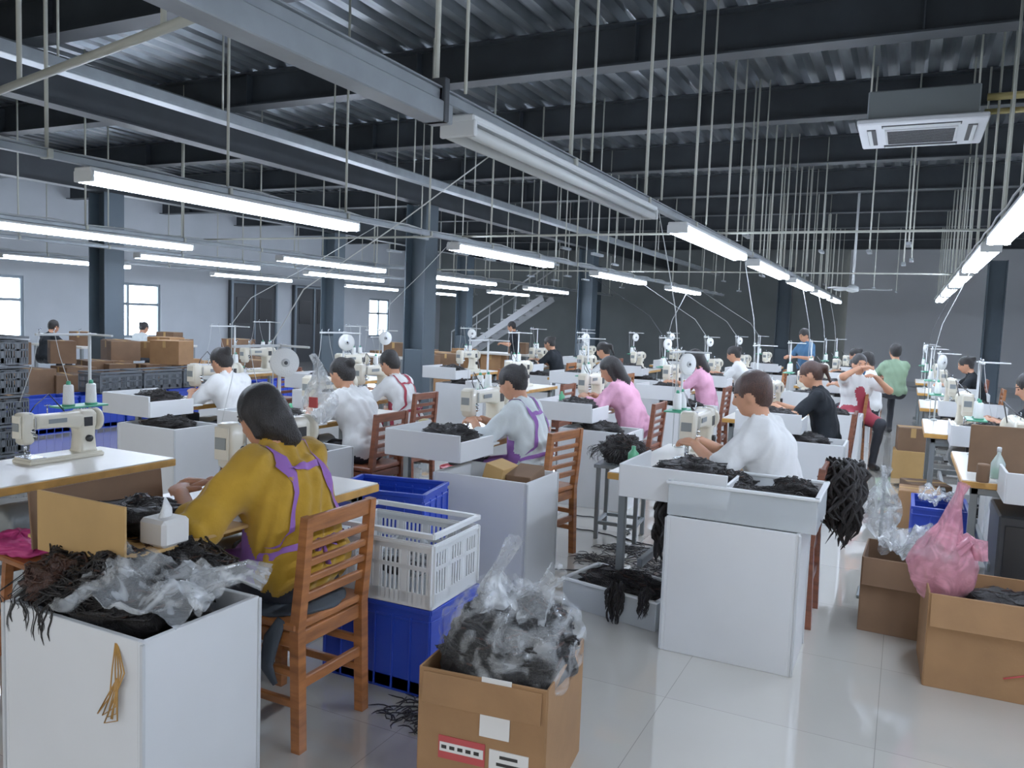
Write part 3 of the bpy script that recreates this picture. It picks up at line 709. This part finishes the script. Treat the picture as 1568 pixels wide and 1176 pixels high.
b=MB();b.lathe((0,0,0),[(.045,0),(.05,.01),(.05,.12),(.03,.16),(.014,.19),(.014,.21)],'bottle',18);b.lathe((0,0,.005),[(.042,0),(.042,.07)],'liquid',16);b.lathe((0,0,.21),[(.016,0),(.016,.03),(.012,.035)],'batten',12);b.obj('spray_bottle',(.50,5.12,.77),0,.72)
b=MB();b.lathe((0,0,0),[(.03,0),(.032,.01),(.032,.09),(.028,.10)],'cardd',16);b.obj('thread_cone',(.42,4.98,.765))
b=MB();b.box((0,0,.3),(.42,.5,.6),'dgrey',.01);b.box((0,-.255,.3),(.36,.01,.5),'black',.004);b.cyl((.1,-.27,.35),(.1,-.27,.45),.008,'chrome');b.obj('under_table_cabinet',(.72,5.2,0))
# ------------------------------------------------------------ foreground props
b=MB();pile(b,(0,0,.03),(.27,.18,.12),'hair',3,560,hang=.0,amp=.28,sr=.0015);pile(b,(-.18,-.10,.06),(.10,.09,.07),'hairb',5,70);pile(b,(-.02,.20,.06),(.24,.12,.10),'hair',6,260);pile(b,(-.22,.0,.05),(.11,.15,.09),'hair',9,200)
r=random.Random(2)
for i in range(34):
    left=i%3==0
    if left:p=Vector((-.29,r.uniform(-.18,.16),.05));o=Vector((.08,0,.04))
    else:p=Vector((r.uniform(-.28,-.02),-.215,.05));o=Vector((0,.08,.04))
    pts=[p+o];ph=r.uniform(0,6);L=r.uniform(.03,.12)
    for j in range(6):pts.append(p+Vector((.015*math.sin(ph+j*.9)+.006*j*math.cos(ph),-.012,-L*j/5)))
    w=r.uniform(.0012,.0035) if i<20 else .0012
    b.tube(pts,[w]*6+[w*.3],'hair',4,cap=False)
b.obj('hair_bundle_pile',(-2.13,1.66,.62))
b=MB();sheet(b,(0,0,0),.44,.27,'film2',6,.10,.05);sheet(b,(.05,.03,.03),.36,.2,'film',16,.10,.03)
neck(b,[(.10,.06,.02),(.18,.09,.05),(.25,.11,.07),(.31,.13,.05)],[.06,.045,.05,.06],'film2',1,.5);b.obj('plastic_bag',(-1.92,1.57,.71),.2)
b=MB()
for k in range(5):b.tube([(0,0,0),(.01+.012*k,-.02,-.08),(.03*math.sin(k),-.02,-.16-.02*k),(.02*k-.05,-.02,-.22),(.03,-.02,-.1)],.0022,'ply',5)
b.obj('twine_loops',(-1.88,1.44,.64))
b=MB();b.box((0,0,.045),(.12,.11,.09),'label',.012);b.tube([(0,0,.08),(.01,.0,.12),(-.01,.01,.15)],[.03,.02,.004],'thread',8,flat=.4);b.obj('tissue_box',(-2.14,1.82,.77))
b=MB();crate(b,(0,0,0),(.54,.40,.37),'blue',False);b.obj('blue_plastic_crate',(-1.90,2.87,0))
b=MB();crate(b,(0,0,0),(.54,.40,.31),'crate',True);b.obj('white_slotted_crate',(-1.90,2.86,.372),.03)
b=MB();sheet(b,(0,0,.0),.40,.27,'film2',9,.08,0);pile(b,(0,0,-.03),(.14,.1,.04),'hair',77,30);b.obj('plastic_bag',(-1.90,2.88,.50))
b=MB();crate(b,(0,0,0),(.6,.4,.36),'blue',False);b.obj('blue_plastic_crate',(-2.45,3.42,0),.1)
b=MB();crate(b,(0,0,0),(.5,.36,.3),'blue',False);b.obj('blue_plastic_crate',(-2.35,3.42,.37),.2)
b=MB();carton(b,(0,0,0),(.43,.44,.42),'card',0,False,True,True);b.box((.05,-.226,.33),(.10,.004,.19),'label',.001,rotm('X',-2));b.box((0,-.232,.36),(.40,.005,.10),'card',.001,rotm('X',-6))
b.obj('cardboard_box',(-1.15,2.38,0),.12)
b=MB();pile(b,(0,0,-.03),(.215,.21,.165),'hair',12,420,hang=0,amp=.28,sr=.002);bag(b,(0,0,0.0),(.245,.24,.20),'film',21,amp=.22,pleat=.05)
neck(b,[(-.05,-.02,.14),(-.06,-.02,.21),(-.05,-.02,.25),(-.02,-.02,.30),(.01,-.02,.36)],[.12,.06,.03,.035,.045],'film2',1,.6)
neck(b,[(.07,.0,.13),(.11,.0,.19),(.13,.0,.23),(.16,.0,.27)],[.12,.06,.04,.055],'film2',2,.6);b.obj('plastic_bag_of_hair',(-1.145,2.40,.45),.1)
b=MB();b.box((0,0,0),(.12,.2,.16),'card2',.003,rotm('Y',15));b.box((.15,.05,.0),(.16,.2,.1),'cardd',.003,rotm('X',12));b.obj('cardboard_scrap',(-2.10,4.16,.62))
b=MB();w,l,h=.66,.46,.155
b.box((0,0,.005),(w-.04,l-.04,.008),'tub',.002)
for sx in(-1,1):b.box((sx*w/2,0,h/2),(.006,l,h),'tub',.002);b.box((0,sx*l/2,h/2),(w,.006,h),'tub',.002)
for sx in(-1,1):b.box((sx*w/2,0,h),(.026,l+.02,.014),'crate',.004);b.box((0,sx*l/2,h),(w+.02,.026,.014),'crate',.004)
pile(b,(0,0,.05),(.28,.18,.085),'hair',15,260);pile(b,(.2,.1,.12),(.1,.08,.06),'hair',16,80);pile(b,(-.1,.12,.12),(.1,.08,.05),'hair',18,60);b.obj('plastic_tub_of_hair',(-.63,3.92,.655))
def hang(x,y,z,L,w,m='hair',seed=0,nm='hanging_hair_bundle',n=60,mess=1):
    b=MB();r=random.Random(seed)
    for k in range(n):
        a=r.uniform(0,6.28);q=w*math.sqrt(r.random());p=Vector((math.cos(a)*q*.6,math.sin(a)*q*.6,r.uniform(-.02,.03)*mess));l=L*r.uniform(.55,1.08);ph=r.uniform(0,6);t=w*r.uniform(.05,.14);pts=[];A=.010*mess*r.uniform(.5,2)
        for j in range(10):
            u=j/9;pts.append(p*(1+.8*math.sin(u*2.6))+Vector((A*math.sin(ph+u*11),A*math.cos(ph+u*9),-l*u)))
        b.tube(pts,[t*.7]+[t*1.2]*7+[t*.9,t*.15],m,5,cap=False)
    b.obj(nm,(x,y,z))
hang(-.99,3.95,.69,.34,.09,seed=1);hang(-.285,4.62,.82,.30,.08,seed=2,mess=1.6);hang(-.265,4.73,.81,.40,.09,seed=3,mess=1.6);hang(-.24,4.83,.79,.36,.09,seed=4,mess=1.6)
b=MB();bag(b,(0,0,0),(.10,.08,.18),'film2',51,amp=.25,sag=.6,pleat=.1);neck(b,[(0,0,.12),(.0,0,.18),(.01,0,.24)],[.05,.025,.05],'film2',3);b.obj('plastic_bag',(-.06,5.0,.55))
b=MB();b.box((0,0,.36),(.02,.02,.72),'steel');b.box((0,0,.01),(.2,.2,.02),'steel');b.box((.0,-.04,.72),(.02,.12,.02),'steel');b.obj('steel_hook_post',(-.06,5.1,0))
b=MB();w,l,h=.56,.36,.15
b.box((0,0,.005),(w,l,.01),'tub',.002)
for sx in(-1,1):b.box((sx*w/2,0,h/2),(.008,l,h),'tub',.002);b.box((0,sx*l/2,h/2),(w,.008,h),'tub',.002)
for sx in(-1,1):b.box((sx*w/2,0,h),(.022,l+.02,.012),'crate',.003);b.box((0,sx*l/2,h),(w+.02,.022,.012),'crate',.003)
pile(b,(0.02,0,.13),(.24,.14,.07),'hair',22,280,hang=.0);b.obj('plastic_tray_of_hair',(-1.28,4.10,0),-.2)
hang(-1.26,3.88,.21,.21,.045,seed=8,n=40,mess=.6);hang(-1.10,3.86,.21,.15,.035,seed=9,n=30,mess=.5)
for i,(x,y) in enumerate(((-1.55,2.55),(-1.68,4.85),(-1.35,4.9),(-1.25,5.4),(.1,8.3),(.15,9.0),(.0,7.9),(-2.9,3.2),(-1.5,4.5),(-1.62,5.2),(-1.2,4.65))):
    b=MB();r=random.Random(i+60)
    for k in range(90):
        a=r.uniform(0,6.28);q=.18*r.random()**.7;p=Vector((math.cos(a)*q,math.sin(a)*q*.8,.005));t=r.uniform(0,6.28);pts=[p]
        for j in range(5):t+=r.uniform(-.2,.9);p=p+Vector((math.cos(t)*.022,math.sin(t)*.022,.005 if j==1 else 0));pts.append(p)
        b.tube(pts,[.001]+[.0028]*4+[.001],'hair',4,cap=False)
    b.obj('hair_clippings',(x,y,0))
b=MB();r=random.Random(5)
for k in range(11):
    x,y=r.uniform(-1.9,-1.0),r.uniform(4.5,5.6);pts=[]
    a=r.uniform(0,6)
    for j in range(14):pts.append((x,y,.006));a+=r.uniform(-.5,.6);x+=math.cos(a)*.06;y+=math.sin(a)*.06
    b.tube(pts,.005,'black' if k%2 else 'dgrey',5)
b.obj('floor_cables')
b=MB()
for sx in(-1,1):
    for sy in(-1,1):b.box((sx*.14,sy*.14,.26),(.03,.03,.52),'steel')
for sx in(-1,1):b.box((sx*.14,0,.12),(.025,.28,.025),'steel');b.box((0,sx*.14,.12),(.28,.025,.025),'steel')
b.box((0,0,.53),(.34,.34,.025),'steel',.004);b.obj('steel_stand',(-1.78,5.5,0),.1)
b=MB();pile(b,(0,0,.08),(.16,.14,.11),'hair',31,220,hang=.9);b.obj('hair_bundle_pile',(-1.78,5.5,.55))
b=MB();carton(b,(0,0,0),(.44,.42,.39),'cardd');sheet(b,(.02,-.02,.41),.36,.3,'film2',33,.13,.0);sheet(b,(.0,-.0,.43),.30,.28,'film2',35,.14,.0);b.obj('cardboard_box',(.10,4.68,0),-.03)
b=MB();carton(b,(0,0,0),(.56,.44,.42),'card');b.box((0,-.226,.35),(.5,.002,.05),'film2',0);b.tube([(.02,-.23,.1),(.1,-.232,.13),(.18,-.23,.09),(.24,-.232,.11)],.004,'redp',5);pile(b,(.05,.02,.33),(.2,.15,.07),'hair',35,80,hang=0);b.obj('cardboard_box',(.44,4.14,0),.04)
b=MB();bag(b,(0,0,0),(.145,.10,.20),'pinkbag',17,amp=.22,sag=.5,pleat=.09)
neck(b,[(0,0,.10),(.02,0,.18),(.03,0,.26),(.045,0,.33),(.06,.0,.38)],[.11,.075,.045,.028,.04],'pinkbag',4,.6)
neck(b,[(.05,0,.08),(.10,0,.13),(.13,0,.12),(.145,0,.04)],[.08,.055,.045,.035],'pinkbag',5,.5)
b.obj('pink_plastic_bag',(.22,4.14,.50))
b=MB();crate(b,(0,0,0),(.34,.5,.4),'blue',False);sheet(b,(0,0,.40),.26,.4,'film2',3,.12,0);b.obj('blue_plastic_crate',(.28,6.2,0))
b=MB();carton(b,(0,0,0),(.3,.3,.3),'card',0,False,False);carton(b,(.05,.5,0),(.32,.3,.28),'cardd',.3,False,False);b.obj('cardboard_box',(.18,7.2,0))
b=MB();carton(b,(0,0,0),(.3,.3,.3),'card2',0,False,False);carton(b,(.02,.0,.3),(.28,.26,.25),'cardd',.1,False,False);b.obj('cardboard_box',(.1,9.6,0))
b=MB();b.lathe((0,0,0),[(.11,0),(.13,.02),(.145,.3),(.15,.3),(.13,.28)],'red',22);b.obj('red_bin',(-3.3,5.75,0))
b=MB();carton(b,(0,0,0),(.3,.4,.3),'red',0,False,True);sheet(b,(0,0,.29),.26,.34,'film2',8,.10,0);b.obj('red_carton',(-2.95,4.75,0),.1)
b=MB();bag(b,(0,0,0),(.085,.06,.13),'film2',41,amp=.25,sag=.5,pleat=.1);neck(b,[(0,0,.08),(-.01,0,.15),(-.05,0,.2)],[.05,.025,.02],'film2',6);b.box((.01,-.06,-.02),(.05,.01,.05),'redp',.01);b.obj('plastic_bag',(-2.5,3.02,1.14))
b=MB();b.lathe((0,0,0),[(.06,0),(.07,.01),(.072,.06),(.06,.07)],'ply',18);b.lathe((0,0,.07),[(.04,0),(.045,.03),(.02,.04)],'yellow',14);b.obj('yellow_tub',(-2.85,4.52,.75))
for x,y in((-3.95,4.45),(-1.3,4.2),(-2.9,7.0)):
    b=MB();b.lathe((0,0,0),[(.03,0),(.03,.07),(.012,.09),(.012,.11)],'liquid',12);b.obj('plastic_bottle',(x,y,.77))
b=MB()
for i in range(7):crate(b,(0,i*.64,0),(.42,.6,.42),'blue',False)
for i in range(3):crate(b,(0,.9+i*.64,.43),(.42,.6,.26),'gcrate',True)
b.obj('row_of_blue_crates',(-9.1,6.0,0))
b=MB();r=random.Random(11)
for i in range(60):
    lv=r.choice((0,0,1,1,2));x=r.uniform(-11.2,-9.7);y=r.uniform(5.8,11);carton(b,(x,y,lv*.34),(r.uniform(.32,.55),r.uniform(.3,.45),r.uniform(.25,.36)),r.choice(('card','cardd','cardd','cardd')),r.uniform(-.5,.5),False,False)
b.obj('heap_of_cardboard_boxes')
b=MB();r=random.Random(12)
for i in range(22):
    x=r.uniform(-11,-8.5);y=r.uniform(14,19);carton(b,(x,y,r.choice((0,.35))),(.5,.45,.35),r.choice(('card','cardd')),r.uniform(-.3,.3),False,False)
b.obj('heap_of_cardboard_boxes')
b=MB()
for i in range(5):crate(b,(0,0,i*.25),(.5,.36,.24),'gcrate',True)
b.obj('stack_of_grey_crates',(-7.0,4.15,0))
for i,(x,y) in enumerate(((-13.8,9.7),(-13.7,11.5),(-9,12.7),(-8.2,16.4))):
    b=MB();b.box((0,0,.74),(1.4,.7,.04),'ttop');
    for sx in(-1,1):
        for sy in(-1,1):b.box((sx*.64,sy*.3,.36),(.05,.05,.72),'steel')
    carton(b,(.3,0,.76),(.4,.3,.25),'cardd',.2,False,False);b.obj('work_table',(x,y,0))
r=random.Random(3)
for h in stations+[P2,P3,H1]:
    if r.random()<.45 or h[0]<-5.2:continue
    b=MB();x,y=L2W(h,.66,.76);rx=min((-4.12,-1.54,.54),key=lambda q:abs(q-x));z0=1.1
    b.tube([(x,y,z0-.35),(x,y,z0+.3),(x+(rx-x)*.15,y,z0+.55),(x+(rx-x)*.55,y+.05,1.95),(rx,y+.08,2.3)],.003,'cable' if r.random()<.75 else 'dgrey',6)
    b.obj('power_cable')
# ------------------------------------------------------------ people
person('seamstress',H1,R90,shirt='mustard',hair='bob',lean=15,pitch=28,sleeve=1.25,loose=1.15,fat=1.08,apron='purple',res=.0085,hl=(-.24,.36,.86),hr=(-.04,.42,.86))
person('seamstress',P2,R90,shirt='gshirt',hair='claw',lean=13,pitch=28,sleeve=1.35,loose=1.05,apron='purple',res=.010,hl=(-.12,.40,.87),hr=(.06,.44,.87),s=.98)
person('garment_worker',P3,R90,shirt='wshirt',hairm='hairb',hair='short',lean=12,pitch=18,sleeve=.85,loose=1.15,fat=1.08,res=.010,hl=(-.14,.42,.88),hr=(.04,.44,.88),pants='jeans',s=1.02)
person('garment_worker',(-3.5,4.75),R90,hair='bun',lean=20,pitch=25,loose=1.1,res=.012,s=.97)
person('garment_worker',(-4.93,4.95),R90,hair='bun',lean=18,pitch=32,loose=1.1,res=.014,s=.97)
person('garment_worker',(-4.1,6.2),R90,hair='short',lean=18,pitch=30,apron='redc',res=.014,s=.96)
person('garment_worker',(-2.18,7.05),R90,shirt='pink',hair='long',lean=22,pitch=30,sleeve=1.6,loose=1.1,res=.013)
person('garment_worker',(-.58,7.6),R90,shirt='bshirt',hairm='hairb',hair='pony',lean=12,pitch=25,res=.013)
person('seamstress',(-.50,10.1),R90*2.3,hair='bun',lean=3,pitch=10,apron='redc',res=.013,hl=(-.1,.28,1.05),hr=(.06,.22,1.15))
person('garment_worker',(-.35,11.4),R90,hair='short',lean=5,res=.016)
person('garment_worker',(-.12,13.4),R90*.25,shirt='sage',hair='short',lean=4,pitch=10,seat=.56,res=.015)
person('garment_worker',(-2.08,9.6),R90,shirt='pink',hair='long',res=.016)
person('garment_worker',(1.12,7.8),R90,shirt='bshirt',hair='long',lean=14,res=.014)
person('garment_worker',(-3.68,10.8),R90,hair='pony',res=.018)
person('garment_worker',(-2.1,12.1),R90,hair='bun',res=.018)
person('standing_worker',(-1.6,15.2),R90*1.5,shirt='bluec',hair='short',lean=2,stand=True,res=.018,hl=(-.15,.3,1.1),hr=(.15,.3,1.1),s=.97)
person('standing_worker',(-7.6,15.6),R90*1.2,shirt='bshirt',hair='short',lean=5,stand=True,res=.02,hl=(-.15,.3,1.1),hr=(.15,.3,1.1),s=.92)
person('garment_worker',(-13.6,9.0),0,shirt='bshirt',hair='short',res=.02,s=.95)
person('garment_worker',(-13.5,10.8),0,shirt='gshirt',hair='bun',res=.02,s=.95)
person('garment_worker',(.95,12.8),R90,shirt='bshirt',hair='bun',res=.018)
person('garment_worker',(-5.3,12.6),R90,shirt='bshirt',hair='bun',res=.02)
person('garment_worker',(-.6,15.1),R90,shirt='bluec',hair='bun',res=.02)
# ------------------------------------------------------------ camera, world
cam=bpy.data.cameras.new('cam');co=bpy.data.objects.new('camera',cam);bpy.context.scene.collection.objects.link(co)
ya=26.1*D2R;pi_=4.67*D2R;ro=2.2*D2R
f0=Vector((-math.sin(ya),math.cos(ya),0));r0=Vector((math.cos(ya),math.sin(ya),0));zz=Vector((0,0,1))
f=math.cos(pi_)*f0-math.sin(pi_)*zz;u0=math.cos(pi_)*zz+math.sin(pi_)*f0
Rr=math.cos(ro)*r0+math.sin(ro)*u0;U=math.cos(ro)*u0-math.sin(ro)*r0
Mx=Matrix((Rr,U,-f)).transposed().to_4x4();Mx.translation=(0,0,1.55);co.matrix_world=Mx
cam.sensor_width=36;cam.lens=36*1225/1568;cam.clip_start=.05
bpy.context.scene.camera=co
w=bpy.data.worlds.new('world');bpy.context.scene.world=w;w.use_nodes=True;w.node_tree.nodes['Background'].inputs[0].default_value=(1,.985,.96,1);w.node_tree.nodes['Background'].inputs[1].default_value=1.25
sc=bpy.context.scene;sc.view_settings.view_transform='Standard';sc.view_settings.exposure=.12;sc.view_settings.gamma=1.2
